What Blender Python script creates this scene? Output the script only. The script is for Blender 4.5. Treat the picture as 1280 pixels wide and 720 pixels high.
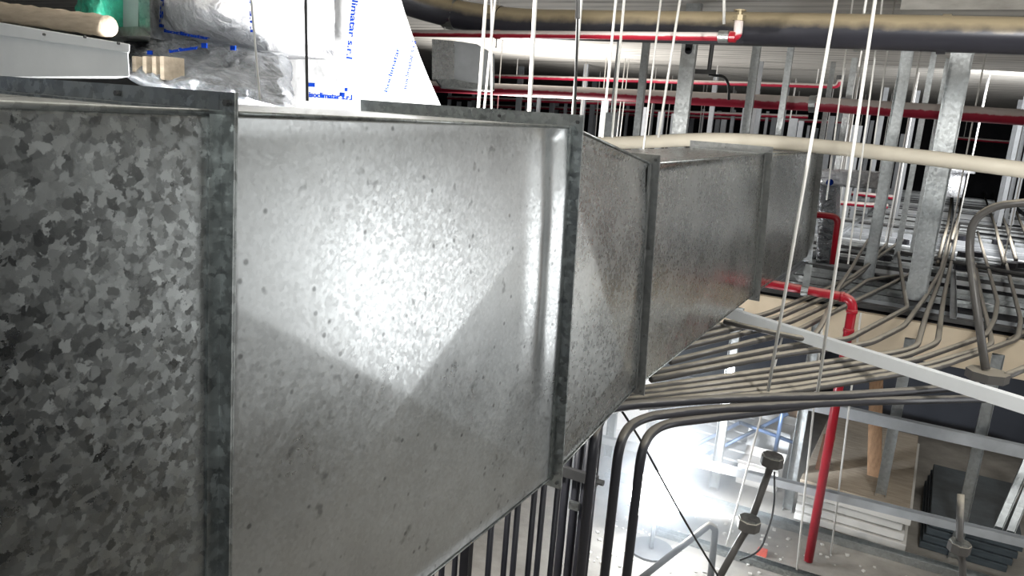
import bpy, bmesh, math, random
from mathutils import Vector, Matrix, noise
random.seed(7)
for o in list(bpy.data.objects): bpy.data.objects.remove(o)
scene = bpy.context.scene
COL = scene.collection

# ---------------------------------------------------------------- camera
F = 960.0; SL = 0.075; H0 = 146.0; EYE = Vector((0, 0, 2.6))
LL = F*F/(360-H0)
UP = Vector((SL*LL, LL, F)).normalized()
YD = Vector((550, 360-(H0+SL*550), -F)).normalized()
XD = YD.cross(UP)
ROT = Matrix((XD, YD, UP))                      # camera space -> world
cam = bpy.data.cameras.new('camera'); camo = bpy.data.objects.new('camera', cam); COL.objects.link(camo)
cam.sensor_width = 36; cam.lens = 36*F/1280; cam.clip_start = .02; cam.clip_end = 200
camo.matrix_world = Matrix.Translation(EYE) @ ROT.to_4x4()
scene.camera = camo
scene.view_settings.view_transform = 'Standard'; scene.view_settings.look = 'None'
scene.view_settings.gamma = 1; scene.view_settings.use_curve_mapping = False
scene.view_settings.exposure = 0.3

def ray(px, py): return ROT @ Vector((px-640, 360-py, -F)) / F
def onX(px, py, x): r = ray(px, py); return EYE + r*(x/r.x)
def onY(px, py, y): r = ray(px, py); return EYE + r*(y/r.y)
def onZ(px, py, z): r = ray(px, py); return EYE + r*(z/r.z)      # z relative to the eye
def at(px, py, d): return EYE + ray(px, py)*d

# ---------------------------------------------------------------- world and lights
w = bpy.data.worlds.new('world'); scene.world = w; w.use_nodes = True
w.node_tree.nodes['Background'].inputs[0].default_value = (.80, .88, 1, 1)
w.node_tree.nodes['Background'].inputs[1].default_value = .22

def light(name, typ, loc, energy, color=(1, 1, 1), size=.1, target=None, size_y=None, spread=None):
    l = bpy.data.lights.new(name, typ); l.energy = energy; l.color = color
    if typ == 'AREA':
        l.size = size
        if size_y: l.shape = 'RECTANGLE'; l.size_y = size_y
        if spread: l.spread = spread
    else: l.shadow_soft_size = size
    o = bpy.data.objects.new(name, l); COL.objects.link(o); o.location = loc
    if target is not None: o.rotation_euler = (Vector(target)-Vector(loc)).to_track_quat('-Z', 'Y').to_euler()
    return o
LAMP = at(821, 621, 4.75)
wl = light('work_lamp_light', 'SPOT', LAMP+Vector((-.05, .22, .25)), 260, (.80, .89, 1), .06)
wl.data.spot_size = math.radians(84); wl.data.spot_blend = .35; wl.rotation_euler = (onZ(935, 550, -2.6)-wl.location).to_track_quat('-Z', 'Y').to_euler()
light('rear_lamp_light', 'POINT', (-1.80, 1.8, 2.47), 130, (1, .98, .95), .07)
light('hall_lamp_light', 'AREA', (2.1, 4.4, 1.5), 17, (.97, .99, 1), 1.0, (-.8, 1.1, 2.2), 1.2)
light('front_lamp_light', 'AREA', (1.0, 2.3, 3.35), 44, (1, .99, .96), .35, (.0, 4.4, 1.5))  # fill light without a fixture, added to brighten the angle bar and conduits
light('back_lamp_light', 'AREA', (1.3, -1.8, 3.3), 42, (.97, 1, .99), .8, (-.8, 1.2, 2.3))  # unseen fill added behind the camera to brighten the flange plates
light('room_lamp_light', 'AREA', (.7, 7.2, 1.3), 2.5, (1, .96, .88), .6, (.3, 6.5, 0))  # fill light without a fixture, added for the lower room
light('plenum_lamp_light', 'AREA', (.8, 10, 3.3), 160, (1, 1, 1), 1.5, (.2, 12, 1.5))  # added fill, no fixture, brightens the far ceiling grid
light('plenum_rear_light', 'AREA', (-5, 9, 2.0), 110, (1, .98, .95), 1.0, (-4, 9, 3.4))  # added upward fill, no fixture, brightens the concrete ceiling

# ---------------------------------------------------------------- materials
def newmat(name):
    m = bpy.data.materials.new(name); m.use_nodes = True
    nt = m.node_tree; b = nt.nodes['Principled BSDF']
    return m, nt, b
def N(nt, typ, **kw):
    n = nt.nodes.new(typ)
    for k, v in kw.items():
        if k in n.inputs: n.inputs[k].default_value = v
        else: setattr(n, k, v)
    return n
def ramp(nt, src, stops):
    r = nt.nodes.new('ShaderNodeValToRGB'); cr = r.color_ramp
    while len(cr.elements) < len(stops): cr.elements.new(.5)
    for e, (p, c) in zip(cr.elements, stops):
        e.position = p; e.color = (*c, 1) if len(c) == 3 else c
    nt.links.new(src, r.inputs[0]); return r
def g(v): return (v, v, v)
def plain(name, col, rough=.6, metal=0, var=.25, scale=6, bump=0, stretch=(1, 1, 1)):
    m, nt, b = newmat(name)
    tc = N(nt, 'ShaderNodeTexCoord'); mp = N(nt, 'ShaderNodeMapping'); mp.inputs['Scale'].default_value = stretch
    nt.links.new(tc.outputs['Object'], mp.inputs[0])
    no = N(nt, 'ShaderNodeTexNoise', Scale=scale, Detail=6, Roughness=.6); nt.links.new(mp.outputs[0], no.inputs['Vector'])
    r = ramp(nt, no.outputs[0], [(.3, tuple(c*(1-var) for c in col)), (.7, tuple(min(1, c*(1+var)) for c in col))])
    nt.links.new(r.outputs[0], b.inputs['Base Color'])
    b.inputs['Roughness'].default_value = rough; b.inputs['Metallic'].default_value = metal
    if bump:
        bp = N(nt, 'ShaderNodeBump', Strength=bump, Distance=.02)
        nt.links.new(no.outputs[0], bp.inputs['Height']); nt.links.new(bp.outputs[0], b.inputs['Normal'])
    return m
def galv(name, lo, hi, r0, r1, scale=40, spang=1.0, spots=.0, tint=(1, 1, 1), tilt=.1, streak=0):
    """galvanised sheet: zinc spangle flakes that differ in grey, gloss and tilt, plus dark specks"""
    m, nt, b = newmat(name); L = nt.links
    tc = N(nt, 'ShaderNodeTexCoord')
    dn = N(nt, 'ShaderNodeTexNoise', Scale=scale*.9, Detail=5, Roughness=.7); L.new(tc.outputs['Object'], dn.inputs['Vector'])
    mx = N(nt, 'ShaderNodeMixRGB', blend_type='ADD'); mx.inputs[0].default_value = (2.6 if tilt > .1 else .9)/scale
    L.new(tc.outputs['Object'], mx.inputs[1]); L.new(dn.outputs['Color'], mx.inputs[2])
    vo = N(nt, 'ShaderNodeTexVoronoi', Scale=scale); L.new(mx.outputs[0], vo.inputs['Vector'])
    sep = N(nt, 'ShaderNodeSeparateColor'); L.new(vo.outputs['Color'], sep.inputs[0])
    big = N(nt, 'ShaderNodeTexNoise', Scale=3.2, Detail=5, Roughness=.6); L.new(tc.outputs['Object'], big.inputs['Vector'])
    fm = N(nt, 'ShaderNodeMath', operation='MULTIPLY_ADD'); L.new(sep.outputs[0], fm.inputs[0]); fm.inputs[1].default_value = .45*spang
    bm_ = N(nt, 'ShaderNodeMath', operation='MULTIPLY'); L.new(big.outputs[0], bm_.inputs[0]); bm_.inputs[1].default_value = 1-.45*spang
    L.new(bm_.outputs[0], fm.inputs[2])
    cr = ramp(nt, fm.outputs[0], [(.2, tuple(lo*t for t in tint)), (.75, tuple(hi*t for t in tint))])
    col = cr.outputs[0]
    if spots:
        sv = N(nt, 'ShaderNodeTexNoise', Scale=28, Detail=2); L.new(tc.outputs['Object'], sv.inputs['Vector'])
        sr = ramp(nt, sv.outputs[0], [(.66, (0, 0, 0)), (.76, g(spots))])
        mm = N(nt, 'ShaderNodeMixRGB', blend_type='MIX'); L.new(sr.outputs[0], mm.inputs[0]); L.new(col, mm.inputs[1]); mm.inputs[2].default_value = (.10, .10, .10, 1)
        col = mm.outputs[0]
        s2 = N(nt, 'ShaderNodeTexVoronoi', Scale=26); L.new(tc.outputs['Object'], s2.inputs['Vector'])
        s3 = ramp(nt, s2.outputs['Distance'], [(.07, g(.55*min(1, spots*2))), (.15, (0, 0, 0))])
        m2 = N(nt, 'ShaderNodeMixRGB', blend_type='MIX'); L.new(s3.outputs[0], m2.inputs[0]); L.new(col, m2.inputs[1]); m2.inputs[2].default_value = (.05, .05, .05, 1)
        col = m2.outputs[0]
    L.new(col, b.inputs['Base Color'])
    mr = N(nt, 'ShaderNodeMapRange'); mr.inputs['To Min'].default_value = r0; mr.inputs['To Max'].default_value = r1
    L.new(sep.outputs[1], mr.inputs[0]); 
    av = N(nt, 'ShaderNodeMath', operation='ADD'); L.new(mr.outputs[0], av.inputs[0])
    sc = N(nt, 'ShaderNodeMath', operation='MULTIPLY_ADD'); L.new(big.outputs[0], sc.inputs[0]); sc.inputs[1].default_value = .24; sc.inputs[2].default_value = -.12
    L.new(sc.outputs[0], av.inputs[1]); L.new(av.outputs[0], b.inputs['Roughness'])
    b.inputs['Metallic'].default_value = 1
    # flake tilt
    sub = N(nt, 'ShaderNodeVectorMath', operation='SUBTRACT'); L.new(vo.outputs['Color'], sub.inputs[0]); sub.inputs[1].default_value = (.5, .5, .5)
    scl = N(nt, 'ShaderNodeVectorMath', operation='SCALE'); L.new(sub.outputs[0], scl.inputs[0]); scl.inputs['Scale'].default_value = tilt
    ge = N(nt, 'ShaderNodeNewGeometry')
    ad = N(nt, 'ShaderNodeVectorMath', operation='ADD'); L.new(ge.outputs['Normal'], ad.inputs[0]); L.new(scl.outputs[0], ad.inputs[1])
    nm = N(nt, 'ShaderNodeVectorMath', operation='NORMALIZE'); L.new(ad.outputs[0], nm.inputs[0]); L.new(nm.outputs[0], b.inputs['Normal'])
    return m
def dusty_lit_top(name, under, dust, rough=.45, metal=0, lo=.15, hi=.75):
    """dust that has settled on upward facing surfaces"""
    m, nt, b = newmat(name); L = nt.links
    ge = N(nt, 'ShaderNodeNewGeometry'); sp = N(nt, 'ShaderNodeSeparateXYZ'); L.new(ge.outputs['Normal'], sp.inputs[0])
    tc = N(nt, 'ShaderNodeTexCoord'); no = N(nt, 'ShaderNodeTexNoise', Scale=14, Detail=5); L.new(tc.outputs['Object'], no.inputs['Vector'])
    ma = N(nt, 'ShaderNodeMath', operation='MULTIPLY_ADD'); L.new(no.outputs[0], ma.inputs[0]); ma.inputs[1].default_value = .5; L.new(sp.outputs[2], ma.inputs[2])
    r = ramp(nt, ma.outputs[0], [(lo+.2, under), (min(1, hi+.2), dust)]); L.new(r.outputs[0], b.inputs['Base Color'])
    b.inputs['Roughness'].default_value = rough; b.inputs['Metallic'].default_value = metal
    return m

M = {}
M['galv1'] = galv('galvanised_large_spangle', .17, .47, .28, .42, 95, .75, 0, (.96, 1, .985), .11)
M['galv2'] = galv('galvanised_spotted', .42, .66, .30, .40, 150, .28, .5, (.97, 1, 1), .03)
M['galv3'] = galv('galvanised_fine', .40, .64, .24, .34, 110, .4, 0, (.98, 1, .98), .018)
M['flange'] = galv('galvanised_flange', .26, .5, .32, .5, 80, .9, 0, (.95, 1, .985), .12)
M['flange_dark'] = galv('zinc_dull', .22, .34, .42, .6, 70, .6, 0, (.98, 1, .98), .05)
M['stud'] = galv('zinc_stud', .38, .66, .34, .5, 60, .5, 0, (.96, 1, 1), .05)
M['studfar'] = plain('zinc_stud_matt', (.42, .44, .46), .5, .3, .15)
M['rod'] = plain('zinc_rod', (.80, .79, .75), .45, .15, .1)
M['darkrod'] = plain('dark_rod', (.10, .10, .10), .5, .5)
M['concrete'] = None
M['red'] = dusty_lit_top('red_paint', (.40, .008, .022), (.62, .22, .20), .3, 0, .55, .98)  # dark underside and lit top put into the colour
M['rednear'] = dusty_lit_top('red_paint_pale_dust', (.50, .02, .045), (.88, .78, .75), .35, 0, -.12, .12)  # whitish overexposed top of the near pipe put into the colour
M['redfar'] = dusty_lit_top('red_paint_dusty', (.42, .02, .05), (.66, .58, .54), .4, 0, .04, .2)  # paler on upward facing surfaces
M['blackpipe'] = dusty_lit_top('dark_pipe', (.035, .035, .045), (.45, .37, .24), .35, .2, .0, .55)
M['cream'] = plain('cream_pipe', (.74, .68, .56), .5, 0, .06)
M['conduit'] = dusty_lit_top('grey_conduit', (.085, .08, .075), (.42, .38, .31), .42, 0, .5, 1.0)  # light on the tops and shade underneath put into the colour
M['conduitdark'] = dusty_lit_top('dark_conduit', (.03, .03, .036), (.20, .185, .16), .42, 0, .6, 1.0)
M['blackcond'] = plain('black_conduit', (.022, .022, .028), .42, 0, .2)
M['white'] = plain('white_paint', (.72, .74, .75), .6, 0, .06, 4)
M['drycream'] = plain('cream_plasterboard', (.72, .60, .44), .8, 0, .08, 3)
M['tan'] = plain('tan_board', (.36, .30, .23), .85, 0, .2, 8, .3, (1, 6, 6))
M['green'] = plain('green_plastic', (.03, .30, .20), .35, 0, .5, 14, .8)
M['wood'] = plain('timber', (.34, .20, .11), .75, 0, .25, 9, .2, (6, 6, .6))
M['rust'] = plain('brown_primer', (.30, .14, .08), .75, 0, .3, 9)
M['orange'] = plain('orange_primer', (.62, .26, .12), .8, 0, .2)
M['card'] = plain('cardboard', (.28, .19, .12), .8, 0, .15)
M['slate'] = plain('slate_sheets', (.06, .075, .085), .6, 0, .3, 10, 0, (1, 1, 8))
M['board'] = plain('plasterboard_edge', (.70, .68, .64), .8, 0, .12, 3)
M['greyfloor'] = plain('dusty_floor', (.30, .28, .25), .9, 0, .3, 3.5, .5)
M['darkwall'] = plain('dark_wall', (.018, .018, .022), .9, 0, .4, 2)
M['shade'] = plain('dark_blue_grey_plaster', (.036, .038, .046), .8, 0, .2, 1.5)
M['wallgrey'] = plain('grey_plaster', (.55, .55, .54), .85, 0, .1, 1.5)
M['ink'] = plain('blue_ink', (.004, .02, .16), .4, 0, .1)
M['ink'].node_tree.nodes['Principled BSDF'].inputs['Specular IOR Level'].default_value = 0
M['ink'].node_tree.nodes['Principled BSDF'].inputs['Roughness'].default_value = .95
M['bluemetal'] = plain('blue_grey_steel', (.16, .24, .42), .4, .4, .15)
M['brass'] = plain('brass', (.5, .42, .28), .35, .8, .1)
M['rubber'] = plain('black_cable', (.02, .02, .02), .5)
M['debris'] = plain('plaster_crumbs', (.62, .60, .56), .9, 0, .2)
M['pink'] = plain('red_plastic_cap', (.7, .12, .08), .4)

def foil(name, col, rough, scale, strength, metal=.9):
    m, nt, b = newmat(name); L = nt.links
    tc = N(nt, 'ShaderNodeTexCoord')
    v = N(nt, 'ShaderNodeTexVoronoi', Scale=scale, feature='DISTANCE_TO_EDGE')
    n = N(nt, 'ShaderNodeTexNoise', Scale=scale*1.4, Detail=8, Roughness=.65, Distortion=1.2)
    L.new(tc.outputs['Object'], n.inputs['Vector']); L.new(n.outputs['Color'], v.inputs['Vector'])
    L.new(tc.outputs['Object'], v.inputs['Vector'])
    ad = N(nt, 'ShaderNodeMath', operation='ADD'); L.new(v.outputs['Distance'], ad.inputs[0]); L.new(n.outputs[0], ad.inputs[1])
    bp = N(nt, 'ShaderNodeBump', Strength=strength, Distance=.03); L.new(ad.outputs[0], bp.inputs['Height']); L.new(bp.outputs[0], b.inputs['Normal'])
    r = ramp(nt, n.outputs[0], [(.3, tuple(c*.8 for c in col)), (.6, col)]); L.new(r.outputs[0], b.inputs['Base Color'])
    b.inputs['Metallic'].default_value = metal; b.inputs['Roughness'].default_value = rough
    return m
M['foil'] = foil('aluminium_foil', (.93, .94, .96), .35, 9, .35, .12)
M['foilbag'] = foil('foil_bag', (.88, .90, .94), .22, 11, .9, .5)
M['film'] = foil('grey_plastic_film', (.36, .38, .41), .18, 14, 1.0, .8)

# concrete with board marks
m, nt, b = newmat('board_marked_concrete'); L = nt.links
tc = N(nt, 'ShaderNodeTexCoord'); mp = N(nt, 'ShaderNodeMapping'); mp.inputs['Scale'].default_value = (.35, 3.0, 1); L.new(tc.outputs['Object'], mp.inputs[0])
n1 = N(nt, 'ShaderNodeTexNoise', Scale=3, Detail=7, Roughness=.65); L.new(mp.outputs[0], n1.inputs['Vector'])
wv = N(nt, 'ShaderNodeTexWave', Scale=1.4, Distortion=.6, bands_direction='Y'); L.new(tc.outputs['Object'], wv.inputs['Vector'])
mxx = N(nt, 'ShaderNodeMath', operation='MULTIPLY_ADD'); L.new(wv.outputs[0], mxx.inputs[0]); mxx.inputs[1].default_value = .18; L.new(n1.outputs[0], mxx.inputs[2])
r = ramp(nt, mxx.outputs[0], [(.35, (.24, .225, .20)), (.55, (.52, .50, .46)), (.8, (.66, .63, .58))]); L.new(r.outputs[0], b.inputs['Base Color'])
b.inputs['Roughness'].default_value = .9
bp = N(nt, 'ShaderNodeBump', Strength=.4, Distance=.02); L.new(mxx.outputs[0], bp.inputs['Height']); L.new(bp.outputs[0], b.inputs['Normal'])
M['concrete'] = m
m, nt, b = newmat('lamp_lens'); b.inputs['Emission Color'].default_value = (.88, .94, 1, 1); b.inputs['Emission Strength'].default_value = 32
b.inputs['Base Color'].default_value = (.9, .95, 1, 1); M['lens'] = m

# ---------------------------------------------------------------- mesh helpers
def addverts(bm, pts, faces):
    vs = [bm.verts.new(p) for p in pts]
    for f in faces:
        try: bm.faces.new([vs[i] for i in f])
        except ValueError: pass
    return vs
CUBE = [(0, 1, 3, 2), (4, 6, 7, 5), (0, 4, 5, 1), (2, 3, 7, 6), (0, 2, 6, 4), (1, 5, 7, 3)]
def hexa(bm, c8):  addverts(bm, c8, CUBE)
def box(bm, a, b):
    hexa(bm, [Vector((x, y, z)) for x in (a[0], b[0]) for y in (a[1], b[1]) for z in (a[2], b[2])])
def frame(d):
    d = d.normalized(); a = Vector((0, 0, 1)) if abs(d.z) < .95 else Vector((0, 1, 0))
    u = d.cross(a).normalized(); v = u.cross(d).normalized(); return u, v
def tube(bm, pts, r, n=10, cap=True):
    pts = [Vector(p) for p in pts]; rings = []
    u = None
    for i, p in enumerate(pts):
        d = (pts[min(i+1, len(pts)-1)]-pts[max(i-1, 0)]).normalized()
        if u is None: u, v = frame(d)
        else:
            u = (u-d*u.dot(d)).normalized(); v = d.cross(u)
        if i == 0: v = d.cross(u)
        rr = r[i] if isinstance(r, (list, tuple)) else r
        rings.append([bm.verts.new(p+(u*math.cos(2*math.pi*k/n)+v*math.sin(2*math.pi*k/n))*rr) for k in range(n)])
    for a, b_ in zip(rings, rings[1:]):
        for k in range(n): bm.faces.new((a[k], a[(k+1) % n], b_[(k+1) % n], b_[k]))
    if cap: bm.faces.new(rings[0][::-1]); bm.faces.new(rings[-1])
def smooth_path(pts, rad=.12, k=6):
    """round the corners of a polyline"""
    pts = [Vector(p) for p in pts]; out = [pts[0]]
    for a, b_, c in zip(pts, pts[1:], pts[2:]):
        l1 = (a-b_).length; l2 = (c-b_).length; r = min(rad, l1*.48, l2*.48)
        p0 = b_+(a-b_).normalized()*r; p1 = b_+(c-b_).normalized()*r
        for i in range(k+1):
            t = i/k; out.append(p0*(1-t)**2+b_*2*t*(1-t)+p1*t*t)
    out.append(pts[-1]); return out
def profile(bm, a, b_, prof, u, v):
    """extrude a closed 2D profile from a to b"""
    A = [bm.verts.new(a+u*x+v*y) for x, y in prof]; B = [bm.verts.new(b_+u*x+v*y) for x, y in prof]
    n = len(prof)
    for i in range(n): bm.faces.new((A[i], A[(i+1) % n], B[(i+1) % n], B[i]))
    bm.faces.new(A[::-1]); bm.faces.new(B)
def cprof(w_, d_, t=.0025, lip=0):
    if lip: return [(-w_/2, 0), (w_/2, 0), (w_/2, d_), (w_/2-lip, d_), (w_/2-lip, d_-t), (w_/2-t, d_-t), (w_/2-t, t), (-w_/2+t, t), (-w_/2+t, d_-t), (-w_/2+lip, d_-t), (-w_/2+lip, d_), (-w_/2, d_)]
    return [(-w_/2, 0), (w_/2, 0), (w_/2, d_), (w_/2-t, d_), (w_/2-t, t), (-w_/2+t, t), (-w_/2+t, d_), (-w_/2, d_)]
def wloc(o):
    p = Vector(o.location)
    while o.parent: o = o.parent; p += Vector(o.location)
    return p
def obj(name, bm, mat, parent=None, smooth=False, bevel=0):
    """link a bmesh (world coordinates) as one mesh object"""
    bmesh.ops.recalc_face_normals(bm, faces=bm.faces)
    base = wloc(parent) if parent else None
    if parent is None:
        zs = min(v.co.z for v in bm.verts); c = sum((v.co for v in bm.verts), Vector())/len(bm.verts); base = Vector((c.x, c.y, zs))
    bmesh.ops.translate(bm, verts=bm.verts, vec=-base)
    me = bpy.data.meshes.new(name); bm.to_mesh(me); bm.free()
    if smooth:
        for p in me.polygons: p.use_smooth = True
    o = bpy.data.objects.new(name, me); COL.objects.link(o); me.materials.append(M[mat] if isinstance(mat, str) else mat)
    if parent: o.parent = parent
    else: o.location = base
    if bevel:
        md = o.modifiers.new('bevel', 'BEVEL'); md.width = bevel; md.segments = 2; md.limit_method = 'ANGLE'
    return o
def tag(o, label, cat, group=None, kind=None):
    o['label'] = label; o['category'] = cat
    if group: o['group'] = group
    if kind: o['kind'] = kind
    return o
def thing(name, label, cat, loc, group=None):
    o = bpy.data.objects.new(name, None); COL.objects.link(o); o.location = loc; o.empty_display_size = .1
    return tag(o, label, cat, group)
def struct(name, bm, mat): o = obj(name, bm, mat); o['kind'] = 'structure'; return o
def B(): return bmesh.new()
def EZ(z): return EYE.z+z
def disc(bm, c, r, h, n=8, axis=Vector((0, 0, 1)), rot=0):
    tube(bm, [c-axis*h/2, c+axis*h/2], r, n)

# ---------------------------------------------------------------- structure
CEIL = EZ(.86)
bm = B(); box(bm, (-22, -3, CEIL), (8, 30, CEIL+.3)); struct('ceiling', bm, 'concrete')
bm = B(); box(bm, (-22, -3, -.1), (8, 30, 0)); struct('floor', bm, 'greyfloor')
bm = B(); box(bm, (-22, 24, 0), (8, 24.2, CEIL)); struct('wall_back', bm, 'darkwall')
bm = B(); box(bm, (2.7, 1.9, 0), (2.85, 24, CEIL)); struct('wall_right', bm, 'wallgrey')
bm = B(); box(bm, (2.5, -3, 0), (2.65, 2.75, CEIL)); struct('wall_near', bm, 'shade')  # unseen dark wall added to darken what the nearest duct section reflects
bm = B(); box(bm, (-22.2, -3, 0), (-22, 24, CEIL)); struct('wall_left', bm, 'wallgrey')
# drop beam in the ceiling, upper right
p = onZ(1125, 12, .76)
bm = B(); box(bm, (p.x, p.y-.0, EZ(.76)), (4, p.y+.5, CEIL+.01)); struct('trim_1', bm, 'concrete')
bm = B(); box(bm, (-6.5, 5.95, 0), (-1.85, 6.03, EZ(-1.16))); struct('wall_lower', bm, 'wallgrey')
bm = B(); box(bm, (2.62, 6.6, EZ(-1.4)), (2.66, 9.0, EZ(-.35))); tag(obj('primed_board', bm, 'orange', None, False, .004), 'orange-brown board on the right wall, seen as a faint reflection in the duct', 'board')
# plasterboard bulkhead below the suspended grid and the room behind it
bm = B(); box(bm, (-3.2, 5.80, EZ(-1.42)), (2.7, 5.86, EZ(-1.16))); struct('wall_front', bm, 'drycream')
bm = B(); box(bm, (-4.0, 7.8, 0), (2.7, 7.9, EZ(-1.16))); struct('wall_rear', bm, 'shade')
bm = B(); box(bm, (1.18, 5.9, 0), (1.26, 8.6, EZ(-1.16))); struct('wall_side', bm, 'wallgrey')
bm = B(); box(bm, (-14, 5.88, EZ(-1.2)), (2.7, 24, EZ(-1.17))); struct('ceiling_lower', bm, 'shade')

bm = B(); box(bm, (-4.2, .7, EZ(-.55)), (-2.0, 3.3, EZ(-.17))); struct('trim_2', bm, 'stud')  # unseen platform added to carry the foil duct and bags
# ---------------------------------------------------------------- main duct
XN = -.8
J = [  # joint base on the near face: (top px, bottom px), top z, bottom z, far x, flange height
 dict(t=(277, 143), b=(272, 700), zt=-.022, zb=-.95, xf=-1.42, s=.026),
 dict(t=(715, 157), b=(690, 600), zt=-.014, zb=-.952, xf=-1.42, s=.030),
 dict(t=(814, 203), b=(797, 473), zt=-.110, zb=-.868, xf=-1.22, s=.028),
 dict(t=(957, 192), b=(942, 366), zt=-.085, zb=-.840, xf=-1.15, s=.034),
 dict(t=(1022, 191), b=(1008, 322), zt=-.088, zb=-.845, xf=-1.15, s=.04)]
for j in J:
    a = onX(*j['t'], XN); b_ = onX(*j['b'], XN); k = (a.y-b_.y)/(a.z-b_.z)
    j['y'] = lambda z, a=a, k=k: a.y+k*(z-a.z)
    j['ztop'] = EZ(j['zt']); j['zbot'] = EZ(j['zb'])
duct = thing('ventilation_duct', 'long galvanised steel rectangular air duct with bolted flange joints, filling the left half', 'duct', (XN-.3, 1.5, EZ(-.95)))
def sector(C, rays, h0, hr):
    """shallow facets that meet at C; returns height above the flat face"""
    A = [math.atan2(p[1]-C[1], p[0]-C[0]) for p in rays]
    order = sorted(range(len(rays)), key=lambda i: A[i]); R_ = [rays[i] for i in order]; A = [A[i] for i in order]; H = [hr[i] for i in order]
    def f(y, z):
        a = math.atan2(z-C[1], y-C[0])
        i = len(A)-1
        for k in range(len(A)-1):
            if A[k] <= a < A[k+1]: i = k
        p, q = R_[i], R_[(i+1) % len(A)]; hp, hq = H[i], H[(i+1) % len(A)]
        x1, y1 = p[0]-C[0], p[1]-C[1]; x2, y2 = q[0]-C[0], q[1]-C[1]; dx, dy = y-C[0], z-C[1]
        det = x1*y2-x2*y1
        s = (dx*y2-x2*dy)/det; t = (x1*dy-dx*y1)/det
        return h0+s*(hp-h0)+t*(hq-h0)
    return f
def yz(px, py): p = onX(px, py, XN); return (p.y, p.z)
def section(name, j0, j1, mat, label, hfun, n=110, xf0=None, y0=None):
    s = thing_part(name, label)
    bm = B(); nu = n; nv = n
    V = []
    for i in range(nu+1):
        u = i/nu; row = []
        for k in range(nv+1):
            v = k/nv
            zt = j0['ztop']*(1-u)+j1['ztop']*u; zb = j0['zbot']*(1-u)+j1['zbot']*u
            z = zt*(1-v)+zb*v
            y = j0['y'](z)*(1-u)+j1['y'](z)*u
            e = min(1, v/.03, (1-v)/.03, u/.02, (1-u)/.02)
            row.append(bm.verts.new((XN+max(-.02, min(.03, hfun(y, z)))*e, y, z)))
        V.append(row)
    for i in range(nu):
        for k in range(nv): bm.faces.new((V[i][k], V[i+1][k], V[i+1][k+1], V[i][k+1]))
    def far(j, top):
        z = j['ztop'] if top else j['zbot']; return bm.verts.new((j['xf'], j['y'](z), z))
    a0, a1, b0, b1 = far(j0, 1), far(j0, 0), far(j1, 1), far(j1, 0)
    bm.faces.new([V[i][0] for i in range(nu+1)]+[b0, a0]); bm.faces.new([V[i][-1] for i in range(nu+1)]+[b1, a1])
    bm.faces.new((a0, b0, b1, a1)); bm.faces.new([V[0][k] for k in range(nv+1)]+[a1, a0]); bm.faces.new([V[-1][k] for k in range(nv+1)]+[b1, b0])
    o = obj(name, bm, mat, duct)
    for p in o.data.polygons: p.use_smooth = len(p.vertices) == 4 and abs(p.normal.x) > .8
    if label: o['label'] = label
    return o
def thing_part(*a): return None
def angle_ring(j, side, parent, s=None, leg=.022, t=.003, mat='flange'):
    """angle-iron frame round the duct at a joint; side -1 = on the near section, +1 = on the far one"""
    s = s or j['s']; bm = B(); zt, zb, xf = j['ztop'], j['zbot'], j['xf']
    def Y(z, d): return j['y'](z)+d
    d0, d1 = (-t, 0) if side < 0 else (0.0005, t)
    def bar(x0, x1, z0, z1, da, db):
        hexa(bm, [Vector((x, Y(z, d), z)) for x in (x0, x1) for d in (da, db) for z in (z0, z1)])
    ex = .004 if side < 0 else 0
    bar(XN-.002, XN+s, zb-s, zt+s, d0, d1); bar(xf-s, xf+.002, zb-s, zt+s, d0, d1)
    bar(xf, XN, zt, zt+s, d0, d1); bar(xf, XN, zb-s, zb, d0, d1)
    la, lb = (-leg, 0) if side < 0 else (0, leg)
    bar(XN-.002, XN+.0045, zb, zt, la, lb); bar(xf-.004, xf+.001, zb, zt, la, lb)
    bar(xf, XN+.004, zt-.001, zt+.0035, la, lb); bar(xf, XN+.004, zb-.004, zb+.001, la, lb)
    return obj('flange', bm, mat, parent)
def hwave(amp, f):
    return lambda y, z: amp*noise.noise(Vector((y*f, z*f*.6, 3.3)))
w0 = hwave(.004, 2.2)
j_start = dict(y=lambda z: -1.0, ztop=EZ(-.036), zbot=EZ(-.95), xf=-1.42)
s1 = section('duct_section', j_start, J[0], 'galv1', 'nearest section with large leafy zinc spangle', lambda y, z: .0035*noise.noise(Vector((y*2, z*1.3, .3))))
C2 = yz(502, 492); R2 = [yz(300, 387), yz(692, 250), yz(697, 600), yz(330, 722)]
f2 = sector(C2, R2, .015, [.004, .009, -.002, .0])
yj = J[1]['y']
def h2(y, z):
    d = yj(z)-y                                  # distance before the flange
    dent = -.013*math.exp(-((d-.085)/.05)**2)*max(0, min(1, (z-EZ(-.75))/.25)) + .008*math.exp(-((d-.16)/.04)**2)*max(0, min(1, (z-EZ(-.7))/.3))
    return f2(y, z)+dent+.003*noise.noise(Vector((y*1.7, z*2.1, 1.1)))
s2 = section('duct_section', J[0], J[1], 'galv2', 'spotted section with a shallow creased cross in its side', h2, 150)
C3 = yz(772, 455); f3 = sector(C3, [yz(722, 235), yz(818, 215), yz(800, 480), yz(705, 560)], .022, [-.006, -.006, -.004, 0])
s3 = section('duct_section', J[1], J[2], 'galv3', 'short tapered section whose top drops to the smaller duct', lambda y, z: f3(y, z), 90)
C4 = yz(885, 350); f4 = sector(C4, [yz(828, 330), yz(950, 215), yz(945, 366), yz(820, 450)], .012, [-.002, -.002, 0, 0])
s4 = section('duct_section', J[2], J[3], 'galv3', None, lambda y, z: f4(y, z)+w0(y, z), 80)
s5 = section('duct_section', J[3], J[4], 'galv3', None, lambda y, z: w0(y, z+4), 50)
secs = [s1, s2, s3, s4, s5]
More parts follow.
